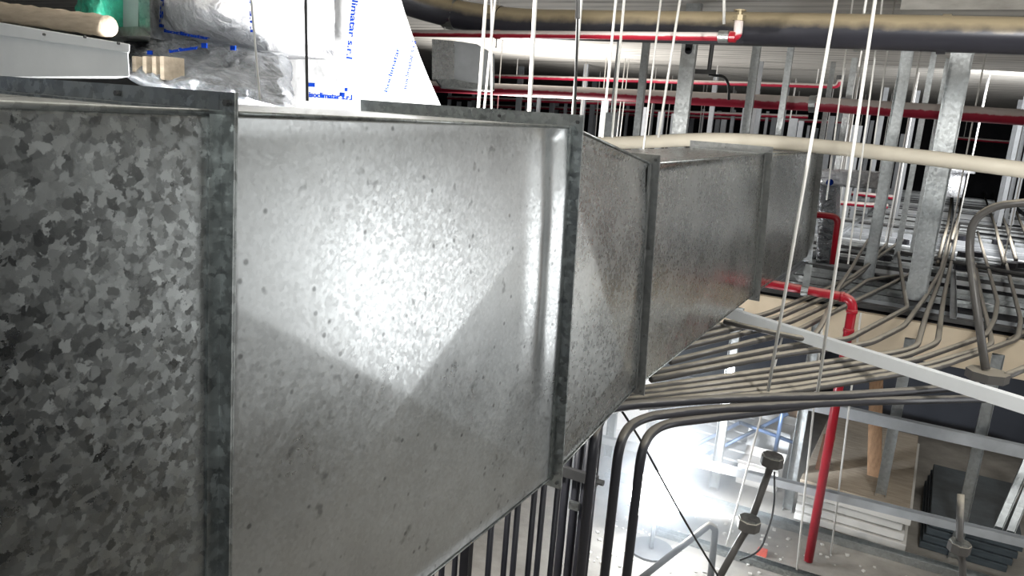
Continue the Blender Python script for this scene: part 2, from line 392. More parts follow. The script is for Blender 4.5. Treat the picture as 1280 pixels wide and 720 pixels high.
for i, j in enumerate(J):
    angle_ring(j, -1, secs[i], mat='flange' if i < 2 else 'flange_dark')
    if i < 4: angle_ring(j, 1, secs[i+1], mat='flange' if i < 2 else 'flange_dark')
# bolts at the flange corners and along the flange faces
for i, j in enumerate(J[:4]):
    for z in (j['ztop']+.013, j['zbot']-.013, (j['ztop']*.25+j['zbot']*.75)):
        bm = B(); c = Vector((XN+j['s']*.55, j['y'](z)-.005, z)); disc(bm, c, .0045, .006, 6, Vector((0, 1, 0))); obj('bolt', bm, 'darkrod', secs[i])
    bm = B(); c = Vector((XN-.2, j['y'](j['ztop'])-.005, j['ztop']+.014)); disc(bm, c, .004, .006, 6, Vector((0, 1, 0))); obj('bolt', bm, 'darkrod', secs[i])
# rolled lock seams on the top edges and the long crease seam of the second section
def seam(ja, jb, parent, r=.0035):
    bm = B(); a = Vector((XN+.001, ja['y'](ja['ztop'])+.003, ja['ztop'])); b_ = Vector((XN+.001, jb['y'](jb['ztop'])-.003, jb['ztop']))
    tube(bm, [a, b_], r, 8); obj('lock_seam', bm, 'flange', parent, True)
    bm = B(); a = Vector((XN+.001, ja['y'](ja['zbot'])+.003, ja['zbot'])); b_ = Vector((XN+.001, jb['y'](jb['zbot'])-.003, jb['zbot']))
    tube(bm, [a, b_], r*.6, 8); obj('lock_seam', bm, 'flange', parent, True)
seam(j_start, J[0], s1, .004)
for a, b_, s_ in ((J[0], J[1], s2), (J[1], J[2], s3), (J[2], J[3], s4), (J[3], J[4], s5)): seam(a, b_, s_)
# ---------------------------------------------------------------- ceiling pipes
def pipe(name, label, cat, pts, r, mat, group=None, rad=.15, n=16, fittings=()):
    if fittings:
        t = thing(name, label, cat, Vector(pts[0]), group)
        bm = B(); tube(bm, smooth_path(pts, rad), r, n); obj('pipe_run', bm, mat, t, True)
        for nm, fn, mt in fittings:
            bm = B(); fn(bm); obj(nm, bm, mt, t, False)
        return t
    bm = B(); tube(bm, smooth_path(pts, rad) if len(pts) > 2 else pts, r, n)
    return tag(obj(name, bm, mat, None, True), label, cat, group)
def collar(p, d, r, h): 
    d = Vector(d).normalized()
    return lambda bm: tube(bm, [Vector(p)-d*h/2, Vector(p)+d*h/2], r, 16)
bp_y = onZ(930, 36, .55).y
P = [onZ(420, -30, .74), onZ(545, 14, .62), onZ(640, 30, .55), onZ(930, 36, .55), onZ(1300, 45.5, .55), onZ(1500, 52, .55)]
def clampband(px, py):
    c = onZ(px, py, .55); return lambda bm: tube(bm, [c-Vector((.02, 0, 0)), c+Vector((.02, 0, 0))], .095, 18)
pipe('drain_pipe', 'thick dark pipe with tan dust on its top, hung below the concrete ceiling', 'pipe', P, .086, 'blackpipe', None, .3, 24,
     [('pipe_clamp', clampband(1076, 41), 'stud'), ('pipe_clamp', lambda bm: tube(bm, [P[1].lerp(P[2], .15), P[1].lerp(P[2], .3)], .097, 18), 'flange'), ('coupling', lambda bm: tube(bm, [P[1].lerp(P[2], .72), P[1].lerp(P[2], .85)], .095, 18), 'blackpipe'), ('coupling', clampband(1180, 43), 'blackpipe')])
c = onZ(1076, 41, .55)
bm = B(); tube(bm, [c+Vector((0, 0, .09)), Vector((c.x, c.y, CEIL))], .007, 8); tube(bm, [c+Vector((.02, -.02, -.09)), c+Vector((.02, -.02, -.17))], .004, 6)
tag(obj('hanger_rod', bm, 'rod'), 'short threaded rod holding the thick dark pipe by its bright clamp', 'rod')
# near red sprinkler pipe
a = onZ(470, 41, .46); b_ = onZ(914, 46, .46); u_ = onY(924, 22, b_.y)
pipe('sprinkler_pipe', 'red pipe in front of the thick dark pipe, ending in an upturned elbow', 'pipe', [a, b_, onY(922, 45, b_.y), Vector((u_.x-.0, u_.y, u_.z))], .021, 'rednear', None, .035, 14,
     [('end_cap', lambda bm: (tube(bm, [u_-Vector((0, 0, .015)), u_+Vector((0, 0, .01))], .032, 8), tube(bm, [u_+Vector((0, 0, .01)), u_+Vector((0, 0, .035))], .014, 8), tube(bm, [u_+Vector((0, 0, .03)), u_+Vector((0, 0, .036))], .03, 12)), 'brass'),
      ('coupling', collar(onZ(905, 46, .46), (1, 0, 0), .030, .05), 'stud'), ('coupling', collar(onY(916, 46, b_.y), (1, 0, 0), .027, .03), 'red'),
      ('coupling', collar(onZ(622, 43, .46), (1, 0, 0), .025, .03), 'red')])
# wide red main further back
a = onY(520, 107, 8.0); b_ = onY(1330, 150, 8.0)
pipe('sprinkler_main', 'thick red pipe with a dusty pale top crossing behind the steel studs', 'pipe', [a, onY(1016, 130, 8.0), b_], .068, 'redfar', None, .1, 18,
     [('pipe_clamp', collar(onY(1016, 130, 8.0), (1, 0, .05), .08, .06), 'stud')])
a = onY(610, 95, 10.5); b_ = onY(1047, 108, 10.5)
pipe('sprinkler_pipe', 'thin red pipe above and behind the thick dusty red one', 'pipe', [a, b_, onY(1051, 98, 10.5)], .03, 'redfar', None, .05, 10,
     [('end_cap', collar(onY(1051, 97, 10.5), (0, 0, 1), .05, .05), 'darkrod'), ('hanger', lambda bm: [tube(bm, [a.lerp(b_, q), Vector((a.lerp(b_, q).x, a.y, CEIL))], .006, 6) for q in (.1, .4, .7, .95)], 'rod')])
for k, (x0, y0, x1, y1, Y) in enumerate([(560, 122, 800, 130, 13), (600, 132, 1010, 146, 15), (700, 140, 1060, 153, 17), (1030, 238, 1120, 247, 13), (1030, 252, 1110, 258, 12), (1190, 172, 1290, 180, 20)]):
    lab = ['distant red pipe just below the thick dusty one on the left', 'distant red pipe between dark far studs, upper of two', 'farthest thin red pipe low between the dark far studs', 'thin red pipe far back above the ceiling grid', 'lower thin red pipe far back above the ceiling grid', 'faint red pipe in the dark far opening on the right'][k]
    pipe('sprinkler_pipe', lab, 'pipe', [onY(x0, y0, Y), onY(x1, y1, Y)], .035, 'redfar', None, .1, 12, [('hanger', (lambda A_, B_: lambda bm: [tube(bm, [A_.lerp(B_, q), Vector((A_.lerp(B_, q).x, A_.lerp(B_, q).y, CEIL))], .005, 6) for q in (.15, .8)])(onY(x0, y0, Y), onY(x1, y1, Y)), 'rod')])
# red drop pipe
py_ = onX(968, 353, XN).y
e = onY(1069, 366, py_); zp = onX(968, 353, XN).z
e.z = zp-.02
low = onY(1021, 716, py_)
bot = Vector((e.x, e.y, .02))
bm = B()
t = thing('sprinkler_drop_pipe', 'bright red pipe leaving from under the duct and dropping vertically through the opening', 'pipe', bot)
bm = B(); tube(bm, smooth_path([Vector((-1.7, py_, zp)), e, bot], .07, 8), .027, 16); obj('pipe_run', bm, 'red', t, True)
for p_, d in ((Vector((e.x-.065, py_, e.z)), (1, 0, 0)), (Vector((e.x, py_, e.z-.075)), (0, 0, 1)), (Vector((e.x, py_, e.z-.19)), (0, 0, 1))):
    bm = B(); collar(p_, d, .0315, .022)(bm); obj('coupling', bm, 'red', t, True)
q = Vector(((onY(1007, 358, py_)).x, py_, e.z))
bm = B(); tube(bm, [q-Vector((.02, 0, 0)), q+Vector((.02, 0, 0))], .033, 16); box(bm, (q.x-.02, q.y-.004, q.z+.03), (q.x+.02, q.y+.004, q.z+.16)); obj('pipe_clamp', bm, 'stud', t)
# smaller red bend further back
pp = [onZ(1015, 268, -.6), onY(1048, 271, onZ(1015, 268, -.6).y), onY(1041, 330, onZ(1015, 268, -.6).y)]
pipe('sprinkler_pipe', 'small red pipe bend just past the far end of the duct', 'pipe', pp, .026, 'red', None, .06, 12)
# cream pipe lying over the duct
cp = [onY(640, 176, 4.95), onY(760, 180, 4.95), onY(900, 180, 4.95), onY(1020, 185, 4.95), onY(1150, 196, 4.9), onY(1300, 215, 4.8)]
cp[2].z = max(cp[2].z, EZ(-.035)); cp[3].z = max(cp[3].z, EZ(-.035))
pipe('plastic_pipe', 'cream plastic pipe lying across the top of the far duct sections', 'pipe', cp, .042, 'cream', None, .4, 20)

# ---------------------------------------------------------------- studs
def stud(px, py, Y, w_, zb, label, group=None, mat='stud', hole=False, zt=None, face=1, depth=.045, name='steel_stud', yaw=0, lean=None):
    p = onY(px, py, Y); zt = CEIL if zt is None else zt
    bm = B(); u = Matrix.Rotation(yaw, 3, 'Z') @ Vector((1, 0, 0)); v = Matrix.Rotation(yaw, 3, 'Z') @ Vector((0, 1, 0))
    a = Vector((p.x, p.y, EZ(zb))); b_ = Vector((p.x, p.y, zt))
    if lean: a = Vector((lean[0], lean[1], EZ(zb)))
    profile(bm, a, b_, cprof(w_, depth*face, .002*face if face > 0 else -.002), u, v)
    return tag(obj(name, bm, mat), label, 'stud', group)
stud(856, 100, 5.5, .105, -.8, 'wide bright steel stud with a round-ended slot near its top, behind the red pipe', face=1, hole=True)
p = onY(861, 62, 5.5)
bm = B(); a = onY(861, 60, 5.49)
box(bm, (a.x-.022, 5.475, a.z-.02), (a.x+.022, 5.499, a.z+.12)); tube(bm, [Vector((a.x, 5.475, a.z-.02)), Vector((a.x, 5.499, a.z-.02))], .022, 16)
o = obj('slot', bm, 'darkwall'); st = [x for x in bpy.data.objects if x.name == 'steel_stud'][0]
o.location = o.location-st.location; o.parent = st
stud(802, 100, 6.2, .055, -.8, 'narrow bluish steel stud left of the wide slotted stud')
stud(940, 100, 7.2, .07, -.9, 'steel stud behind the red pipes, first to the right of the upturned red elbow')
stud(981, 110, 7.6, .055, -.9, 'steel stud second to the right of the upturned red elbow')
R1x = stud(1175, 212, 6.0, .13, -1.05, 'widest steel stud on the right, standing on the ceiling grid', face=-1, depth=.05)
stud(1118, 160, 6.9, .085, -1.1, 'long grey steel stud left of the widest one', face=-1)
stud(1143, 200, 8.2, .05, -1.1, 'bright narrow steel stud just left of the widest one')
stud(1160, 210, 8.8, .05, -1.1, 'thin steel stud right behind the left edge of the widest one')
stud(1056, 150, 9.0, .06, -1.1, 'pale steel stud between the two long hanging rods')
stud(1035, 120, 9.5, .05, -1.1, 'thin pale steel stud by the clamp of the thick red pipe')
for px, Y, w_ in ((1262, 15, 'leftmost'), (1268, 14, 'second from left'), (1275, 15, 'third from left'), (1283, 14.5, 'rightmost')):
    stud(px, 190, Y, .06, -1.1, w_+' of the thin steel studs at the right edge beside the dark opening', 'studs at the right edge', 'studfar')
random.seed(3)
fs = []
for k in range(58):
    px = 562+k*10.2+random.uniform(-4, 4); Y = random.uniform(9.5, 19)
    if px > 1185: continue
    stud(px, 150, Y, random.choice((.05, .07, .1)), -1.15, 'distant steel stud in the dark space behind the thick red pipe', 'distant studs', 'studfar', zt=EZ(random.choice((.25, .45, .86))))

# ---------------------------------------------------------------- hanging rods
def rod(t0, b0, Y, r, label, mat='rod', group=None, y2=None, extra=None):
    a = onY(*t0, Y); b_ = onY(*b0, y2 or Y)
    if 145 < b0[1] < 176 and b_.x < (-1.47 if Y < 2.45 else -1.28) and not (-2.05 < b_.x < -1.55 and False): b_ = b_+(b_-a).normalized()*1.0
    d = (a-b_).normalized(); a2 = b_+d*((CEIL-b_.z)/d.z)
    if extra:
        t = thing('hanger_rod', label, 'rod', b_, group); bm = B(); tube(bm, [b_, a2], r, 8); obj('shaft', bm, mat, t, True)
        for k_, nm, rr, h, mt in extra:
            c = b_+d*k_; bm = B(); tube(bm, [c-d*h/2, c+d*h/2], rr, 6); obj(nm, bm, mt, t)
        return t
    bm = B(); tube(bm, [b_, a2], r, 8)
    return tag(obj('hanger_rod', bm, mat, None, True), label, 'rod', group)
rod((314, 0), (325, 124), 1.25, .0022, 'thin wire hanging in front of the foil, leaning to the left at its top')
rod((382, 0), (384, 126), 1.30, .0032, 'straight dark rod hanging in front of the white foil', 'darkrod')
rod((607.5, 0), (597, 150), 2.5, .0065, 'white threaded rod, leftmost of the close trio right of the foil')
rod((619, 0), (604, 150), 2.55, .0045, 'slanted threaded rod, middle of the close trio right of the foil')
rod((614.5, 0), (614.5, 150), 2.6, .0042, 'upright threaded rod, rightmost of the close trio right of the foil')
rod((669, 0), (661, 150), 2.4, .0075, 'single thick white rod between the close trio and the dark sleeved rod')
rod((722, 20), (718, 150), 2.0, .0042, 'dark rod with a thicker dark sleeve at its top, by the second flange', 'darkrod', None, None, [(.33, 'sleeve', .0075, .12, 'darkrod')])
rod((727, 0), (715, 150), 2.3, .004, 'thin pale rod crossing behind the dark sleeved rod')
rod((764, 60), (753, 172), 3.0, .0055, 'left one of two white rods above the tapered duct section')
rod((775, 60), (765, 172), 3.05, .0055, 'right one of two white rods above the tapered duct section')
rod((820, 52), (806, 172), 3.8, .0055, 'white rod between the bluish stud and the wide slotted stud')
rod((850, 0), (823, 172), 3.7, .0065, 'slanting white rod passing in front of the red pipe left of the slotted stud')
L1 = onZ(960, 489, -1.02)
for (tp, bt, z, lab) in (((1045, 0), (960, 489), -1.02, 'long rod dropping from the ceiling to the conduits, left of two'), ((1094, 0), (1021, 497), -1.03, 'long rod dropping from the ceiling to the conduits, right of two')):
    b_ = onZ(*bt, z); bm = B(); a = onY(*tp, b_.y); d = (a-b_).normalized(); tube(bm, [b_, b_+d*((CEIL-b_.z)/d.z)], .0065, 8)
    tag(obj('hanger_rod', bm, 'rod', None, True), lab, 'rod')
rod((905, 0), (905, 30), 3.98, .008, 'short white rod carrying the end of the near red pipe')
for k, (tp, bt, Y, lab) in enumerate([((1058, 60), (1033, 250), 5.0, 'thin rod left of the third hanging rod over the far grid'), ((1110, 60), (1075, 300), 5.4, 'thin rod right of the long hanging pair, over the grid'),
                             ((1103, 0), (1060, 330), 4.6, 'very thin rod just right of the long hanging pair'), ((624, 0), (620, 60), 4.6, 'small rod clipped above the thick dark pipe, right of the trio'),
                             ((556, 0), (556, 44), 4.2, 'short chain-like hanger beside the foil edge'), ((780, 0), (776, 20), 5.2, 'right of two short rods above the dark pipe'), ((772, 0), (768, 20), 5.2, 'left of two short rods above the dark pipe')]):
    rod(tp, bt, Y, .005, lab)
for k, (tp, bt, Y) in enumerate([((952, 518), (908, 683), 4.4), ((1016, 520), (996, 712), 4.5), ((1060, 520), (1048, 640), 5.0)]):
    a = onY(*tp, Y); b_ = onY(*bt, Y)
    if k == 2: b_.z = .001
    d = (a-b_).normalized(); bm = B(); tube(bm, [b_, b_+d*((EZ(-1.0)-b_.z)/d.z)], .006, 8)
    tag(obj('hanger_rod', bm, 'rod', None, True), ['thin rod hanging over the debris, nearest to the lamp', 'thin rod hanging left of the red drop pipe', 'thin rod hanging right of the red drop pipe'][k], 'rod')
# thin hangers scattered over the far plenum
random.seed(11)
for k in range(46):
    X = random.uniform(-5.5, 1.6); Y = random.uniform(7.5, 17)
    if -1.7 < X < -.4 and Y < 7: continue
    bm = B(); tube(bm, [Vector((X, Y, EZ(-1.1))), Vector((X+random.uniform(-.03, .03), Y, CEIL))], .007, 6)
    tag(obj('hanger_wire', bm, 'rod', None, True), 'thin ceiling hanger in the far plenum', 'wire', 'far ceiling hangers')

# ---------------------------------------------------------------- suspended ceiling grid seen from above
random.seed(5)
Y = 5.95; k = 0
while Y < 23:
    wd = random.choice((.05, .05, .09, .14)); z = EZ(-1.15)
    x0 = -2.6-random.random()*2 if Y > 6.2 else -2.2
    x1 = random.uniform(1.5, 2.6) if random.random() > .3 else random.uniform(-.3, .8)
    bm = B(); profile(bm, Vector((x0, Y, z)), Vector((x1, Y+random.uniform(-.04, .04), z)), [(a_, b__) for a_, b__ in cprof(wd, .03, .002)] if random.random() < .5 else [(a_, -b__+.03) for a_, b__ in cprof(wd, .03, .002)][::-1], Vector((0, 1, 0)), Vector((0, 0, 1)))
    tag(obj('furring_channel', bm, random.choice(('stud', 'stud', 'studfar', 'white', 'darkrod'))), 'steel furring channel lying crosswise in the ceiling grid', 'channel', 'crosswise grid channels')
    Y += random.uniform(.15, .30)*(1+Y*.012); k += 1
for k, X in enumerate((-4.6, -3.4, -2.2, -1.0, .2, 1.4)):
    bm = B(); profile(bm, Vector((X, 5.9, EZ(-1.115))), Vector((X, 22.5, EZ(-1.115))), cprof(.04, .035, .002), Vector((1, 0, 0)), Vector((0, 0, 1)))
    tag(obj('main_runner', bm, 'studfar'), ['leftmost','second','third','fourth','fifth','rightmost'][k]+' lengthwise steel main runner from the left on the ceiling grid', 'channel', 'lengthwise grid runners')
# long dark rail in the grid
bm = B(); a = onZ(1095, 310, -1.02); b_ = onZ(1285, 345, -1.02); tube(bm, [a, b_], .02, 8); tag(obj('cable_rail', bm, 'darkrod'), 'dark thin rail crossing the grid behind the widest stud', 'rail')
# boxes on the grid
for k, (px, py) in enumerate([(1105, 322), (1128, 302), (1204, 298), (1206, 318), (1222, 318), (1248, 303), (1260, 303), (1262, 331), (1274, 331), (1202, 334), (1106, 348)]):
    c = onZ(px, py, -1.06); bm = B(); disc(bm, c, .07, .05, 8)
    tag(obj('junction_box', bm, 'blackcond'), 'small dark junction box lying on the far ceiling grid', 'box', 'junction boxes on the grid')
# wrapped units and round duct further back
def crumple(fn, n, m_, amp, f, thick, off=0.0):
    """closed solid: crumpled front patch fn(u,v) plus a back shifted by thick"""
    bm = B(); A = []; Bk = []
    for i in range(n+1):
        ra = []; rb = []
        for k in range(m_+1):
            u = i/n; v = k/m_; p = fn(u, v)
            q = Vector((p.x*f, p.y*f, p.z*f))+Vector((off, 0, 0))
            d = noise.noise(q)+.5*noise.noise(q*2.3)+.3*abs(noise.noise(q*4.1)); e = min(1, u*8, v*8, (1-u)*8, (1-v)*8)
            ra.append(bm.verts.new(p-thick.normalized()*amp*(d+.6*e))); rb.append(bm.verts.new(p+thick+thick.normalized()*amp*d*.5))
        A.append(ra); Bk.append(rb)
    for i in range(n):
        for k in range(m_):
            bm.faces.new((A[i][k], A[i+1][k], A[i+1][k+1], A[i][k+1])); bm.faces.new((Bk[i][k], Bk[i][k+1], Bk[i+1][k+1], Bk[i+1][k]))
    for i in range(n):
        bm.faces.new((A[i][0], Bk[i][0], Bk[i+1][0], A[i+1][0])); bm.faces.new((A[i][-1], A[i+1][-1], Bk[i+1][-1], Bk[i][-1]))
    for k in range(m_):
        bm.faces.new((A[0][k], A[0][k+1], Bk[0][k+1], Bk[0][k])); bm.faces.new((A[-1][k], Bk[-1][k], Bk[-1][k+1], A[-1][k+1]))
    return bm
def quad(a, b_, c, d): return lambda u, v: (a*(1-u)+b_*u)*(1-v)+(d*(1-u)+c*u)*v
Yw = 7.6
bm = crumple(quad(onY(1025, 212, Yw), onY(1098, 216, Yw), onY(1096, 236, Yw), onY(1024, 232, Yw)), 20, 8, .03, 6, Vector((0, .5, 0)))
tag(obj('wrapped_unit', bm, 'foilbag', None, True), 'film-wrapped flat unit past the far end of the duct', 'unit')
bm = crumple(quad(onY(1024, 228, Yw), onY(1045, 230, Yw), onY(1044, 330, Yw), onY(1020, 328, Yw)), 12, 30, .03, 6, Vector((.0, .3, 0)))
tu = tag(obj('wrapped_column', bm, 'film', None, True), 'film-wrapped white column below the flat unit, with a blue mark', 'wrapping')
bm = B(); c = onY(1037, 228, Yw-.06); tube(bm, [c, c+Vector((0, .03, 0))], .03, 12); o = obj('blue_mark', bm, 'ink', tu)
c0 = onY(1194, 212, 11); c1 = onY(1192, 246, 11)
t = thing('round_duct', 'silvery round duct outlet hanging in front of the dark far opening', 'duct', c1)
bm = B(); tube(bm, [c0, Vector((c0.x, c0.y, c1.z))], .13, 16); obj('neck', bm, 'foilbag', t, True)
bm = B(); tube(bm, [c0-Vector((0, 0, .03)), c0+Vector((0, 0, .09))], .22, 16); [tube(bm, [c0+Vector((dx, 0, .08)), Vector((c0.x+dx, c0.y, CEIL))], .006, 6) for dx in (-.15, .15)]; obj('collar', bm, 'foilbag', t, True)

# ---------------------------------------------------------------- conduits
def cpath(L_, zdef=-1.0):
    out = []
    for q in L_:
        if len(q) == 2: out.append(onZ(q[0], q[1], zdef))
        elif q[2] == 'z': out.append(onZ(q[0], q[1], q[3]))
        elif q[2] == 'y': out.append(onY(q[0], q[1], q[3]))
    return out
def conduit(label, L_, r=.0155, z=-1.0, mat='conduit', rad=.12, group=None, down=None):
    pts = cpath(L_, z)
    if down is not None: pts.insert(0, Vector((pts[0].x, pts[0].y, down)))
    bm = B(); tube(bm, smooth_path(pts, rad, 7), r, 10)
    return tag(obj('conduit', bm, mat, None, True), label, 'conduit', group)
conduit('conduit of the upper bundle, farthest one, running up past the red elbow', [(880, 412), (957, 393), (1028, 364), (1066, 346), (1100, 320), (1128, 300)], z=-.97)
conduit('second conduit of the upper bundle passing behind the red elbow', [(862, 424), (970, 398), (1040, 368), (1078, 340), (1108, 305)], z=-.985)
conduit('third conduit of the upper bundle under the red pipe', [(846, 436), (985, 404), (1050, 374), (1085, 350), (1122, 345)], z=-1.0)
conduit('fourth conduit of the upper bundle, reaching the foot of the widest stud', [(838, 452), (995, 414), (1062, 380), (1120, 352), (1160, 330)], z=-1.01)
conduit('pale conduit hooking sharply upward at the white angle bar', [(905, 402), (975, 418), (1014, 425), (1026, 408), (1048, 360), (1064, 336), (1085, 300)], z=-.94, r=.014, rad=.09)
conduit('conduit with a sharp elbow left of the foot of the widest stud', [(818, 466), (985, 433), (1060, 424), (1134, 385), (1128, 350), (1122, 310)], z=-1.0, rad=.06)
conduit('conduit making a long double bend up behind the widest stud', [(814, 474), (990, 441), (1086, 430), (1130, 408), (1157, 371), (1176, 338), (1190, 285)], z=-1.0)
conduit('conduit curving up right of the widest stud, first of the rising pair', [(790, 488), (985, 460), (1120, 441), (1146, 434), (1158, 393), (1173, 355), (1188, 305)], z=-1.01)
conduit('conduit curving up right of the widest stud, second of the rising pair', [(783, 495), (985, 468), (1130, 446), (1172, 429), (1179, 376), (1187, 338), (1199, 280)], z=-1.02)
conduit('conduit running far right and bending up near the thick looping one', [(778, 501), (985, 476), (1146, 450), (1232, 420), (1243, 400), (1247, 378), (1236, 338), (1222, 290)], z=-1.03)
conduit('conduit directly below the one that bends up near the looping one', [(785, 506), (985, 484), (1156, 457), (1240, 432), (1236, 410), (1226, 370), (1219, 330)], z=-1.04)
conduit('lowest conduit of the sloping bundle, leaving at the right edge', [(800, 508), (985, 490), (1170, 460), (1272, 424), (1276, 400), (1263, 350), (1250, 300)], z=-1.05)
conduit('conduit that turns down into the dark post below the second flange', [(744, 540), (756, 512), (790, 506), (893, 499), (1060, 494), (1150, 488), (1222, 482)], z=-1.02, mat='conduitdark', r=.018, down=.0, rad=.1)
conduit('dark conduit bending down left of the lamp, outer one', [(775, 545), (800, 522), (880, 512), (1060, 502), (1244, 498)], z=-1.05, mat='conduitdark', r=.018, down=.0, rad=.16)
conduit('dark conduit bending down just above the lamp, inner one', [(803, 552), (826, 530), (960, 514), (1075, 495), (1213, 483)], z=-1.08, mat='conduitdark', r=.018, down=.0, rad=.16)
conduit('thick conduit looping over from the right edge down to the flat junction box', [(1330, 248, 'y', 4.7), (1243, 257, 'y', 4.7), (1216, 275, 'y', 4.7), (1211, 310, 'y', 4.7), (1218, 365, 'y', 4.6), (1232, 462, 'y', 4.5)], r=.021, rad=.14)
conduit('short conduit stub at the right edge beside the flat junction box', [(1258, 470), (1300, 452)], z=-1.1, r=.02)
conduit('short conduit stub with an open end near the right edge', [(1262, 426), (1310, 400)], z=-1.1, r=.02)
c = onY(1234, 469, 4.5); bm = B(); disc(bm, c, .10, .045, 8); tag(obj('junction_box', bm, 'conduit'), 'flat brown octagonal junction box where the looping conduit ends', 'box')
for k, (a, b_) in enumerate([((1192, 230), (1172, 330)), ((1203, 232), (1190, 300)), ((1228, 238), (1255, 330)), ((1240, 240), (1270, 325)), ((1252, 236), (1285, 300))]):
    conduit(['leftmost', 'second from left', 'middle', 'second from right', 'rightmost'][k]+' of five thin far conduits snaking over the grid behind the looping one', [a, ((a[0]+b_[0])/2+3, (a[1]+b_[1])/2), b_], z=-1.04, r=.02, group='far thin conduits')
# vertical black conduits under the duct
xs = [528, 540.5, 553, 569, 611, 630.5, 642, 661, 672, 689]
for k, px in enumerate(xs):
    Y = 1.95+.06*(k % 2)+k*.03
    p = onY(px, 700, Y); bm = B()
    tube(bm, [Vector((p.x, p.y, .0)), Vector((p.x, p.y, EZ(-.985)))], .0105, 10)
    tag(obj('cable_riser', bm, 'blackcond', None, True), ['leftmost','second','third','fourth','fifth','sixth','seventh','eighth','ninth','rightmost'][k]+' thin vertical black pipe from the left in the row below the duct', 'pipe', 'vertical black pipes below the duct')
p = onY(580, 700, 2.1); bm = B(); box(bm, (p.x-.017, p.y, 0), (p.x+.017, p.y+.03, EZ(-.985))); tag(obj('cable_riser', bm, 'blackcond', None), 'wider black vertical bar among the thin pipes below the duct', 'bar')
Yp = 2.6
t = thing('cable_post', 'broad dark vertical post of bundled pipes below the second flange', 'post', Vector((onY(715, 650, Yp).x, Yp, 0)))
for k, (px, r) in enumerate([(703, .017), (715, .018), (727, .016), (736, .014)]):
    p = onY(px, 650, Yp); bm = B(); tube(bm, [Vector((p.x, p.y+.01*(k % 2), 0)), Vector((p.x, p.y+.01*(k % 2), EZ(-.985)))], r, 12); obj('pipe_run', bm, 'blackcond', t, True)
p = onY(741, 600, Yp-.03); bm = B(); box(bm, (p.x-.17, p.y-.01, p.z-.02), (p.x+.02, p.y+.01, p.z+.02)); tube(bm, [p+Vector((.02, 0, 0)), p+Vector((.045, 0, 0))], .012, 8); obj('clamp', bm, 'darkrod', t)
p = onY(718, 632, Yp-.03); bm = B(); box(bm, (p.x-.02, p.y-.01, p.z-.015), (p.x+.02, p.y+.01, p.z+.015)); obj('clamp', bm, 'flange', t)
conduit('thin black cable hanging diagonally in front of the two downward bends', [(768, 500, 'y', 2.6), (800, 548, 'y', 2.7), (825, 595, 'y', 2.8), (858, 655, 'y', 3.0), (900, 724, 'y', 3.1)], r=.0045, mat='rubber')

# ---------------------------------------------------------------- white angle bar and channels of the lower opening
def lchan(label, a, b_, w_, h, mat='stud', name='steel_channel', flip=False, cat='channel'):
    bm = B(); d = (b_-a).normalized(); u = Vector((d.y, -d.x, 0)).normalized(); v = Vector((0, 0, 1))
    pr = cprof(w_, h, .0025)
    if flip: pr = [(x, -y) for x, y in pr][::-1]
    profile(bm, a, b_, pr, u, v); return tag(obj(name, bm, mat), label, cat)
a = onZ(902, 380, -.905); b_ = onZ(1300, 502, -.905)
bm = B(); d = (b_-a).normalized(); u = Vector((d.y, -d.x, 0)).normalized()
profile(bm, a, b_, [(0, 0), (.042, 0), (.042, -.055), (.039, -.055), (.039, -.003), (0, -.003)], u, Vector((0, 0, 1)))
tag(obj('angle_bar', bm, 'white'), 'bright white angle bar running diagonally over the grey conduits', 'bar')
lchan('grey channel crossing just above the plank and the boards', onY(985, 506, 5.35), onY(1330, 583, 5.35), .05, .075, 'studfar')
lchan('long grey channel running from behind the lamp to the lower right', onY(732, 548, 4.9), onY(1330, 695, 4.9), .05, .05, 'studfar')
lchan('steel floor track at the edge of the debris strip', Vector((onZ(840, 590, -2.58).x-.4, 5.12, .002)), Vector((1.35, 5.25, .002)), .075, .05, 'stud')
lchan('second steel floor track nearer to the camera', Vector((-1.3, 4.55, .002)), Vector((.6, 4.62, .002)), .06, .04, 'flange')
for px, py, lab in ((1112, 560, 'steel stud standing beside the brown plank'), (1222, 560, 'steel stud standing before the grey side wall'), (997, 560, 'broad grey stud between the white boxes and the red drop pipe'), (900, 560, 'steel stud standing in the glare behind the lamp'), (765, 540, 'steel stud standing left of the lamp')):
    stud(px, py, 5.45, .062, -2.595, lab, zt=EZ(-1.2), mat='stud', face=-1)
for k, (tp, bt) in enumerate([((1284, 575), (1232, 694)), ((1296, 580), (1248, 700))]):
    a = onZ(*bt, -2.59); b_ = onY(*tp, a.y+.25); bm = B(); d = (b_-a).normalized(); u, v = frame(d)
    profile(bm, a, b_+d*.3, cprof(.05, .04, .002), Vector((1, 0, 0)), Vector((0, -1, .2)).normalized())
    tag(obj('steel_stud', bm, 'stud'), ['white steel stud leaning at the right edge, left one of two', 'white steel stud leaning at the right edge, right one of two'][k], 'stud')
# plank
a = onZ(1091, 652, -2.59); b_ = onY(1096, 440, a.y+.35)
bm = B(); d = b_-a; hexa(bm, [q+Vector((x, y, 0)) for q in (a, b_) for x in (-.045, .045) for y in (0, .03)]); tag(obj('timber_plank', bm, 'wood'), 'upright brown timber plank between two steel studs', 'plank')
a = onZ(1012, 642, -2.59); b_ = onY(1037, 545, a.y+.2); bm = B(); hexa(bm, [q+Vector((x, y, 0)) for q in (a, b_) for x in (-.04, .04) for y in (0, .025)]); tag(obj('timber_plank', bm, 'rust'), 'dark reddish leaning plank left of the red drop pipe', 'plank')
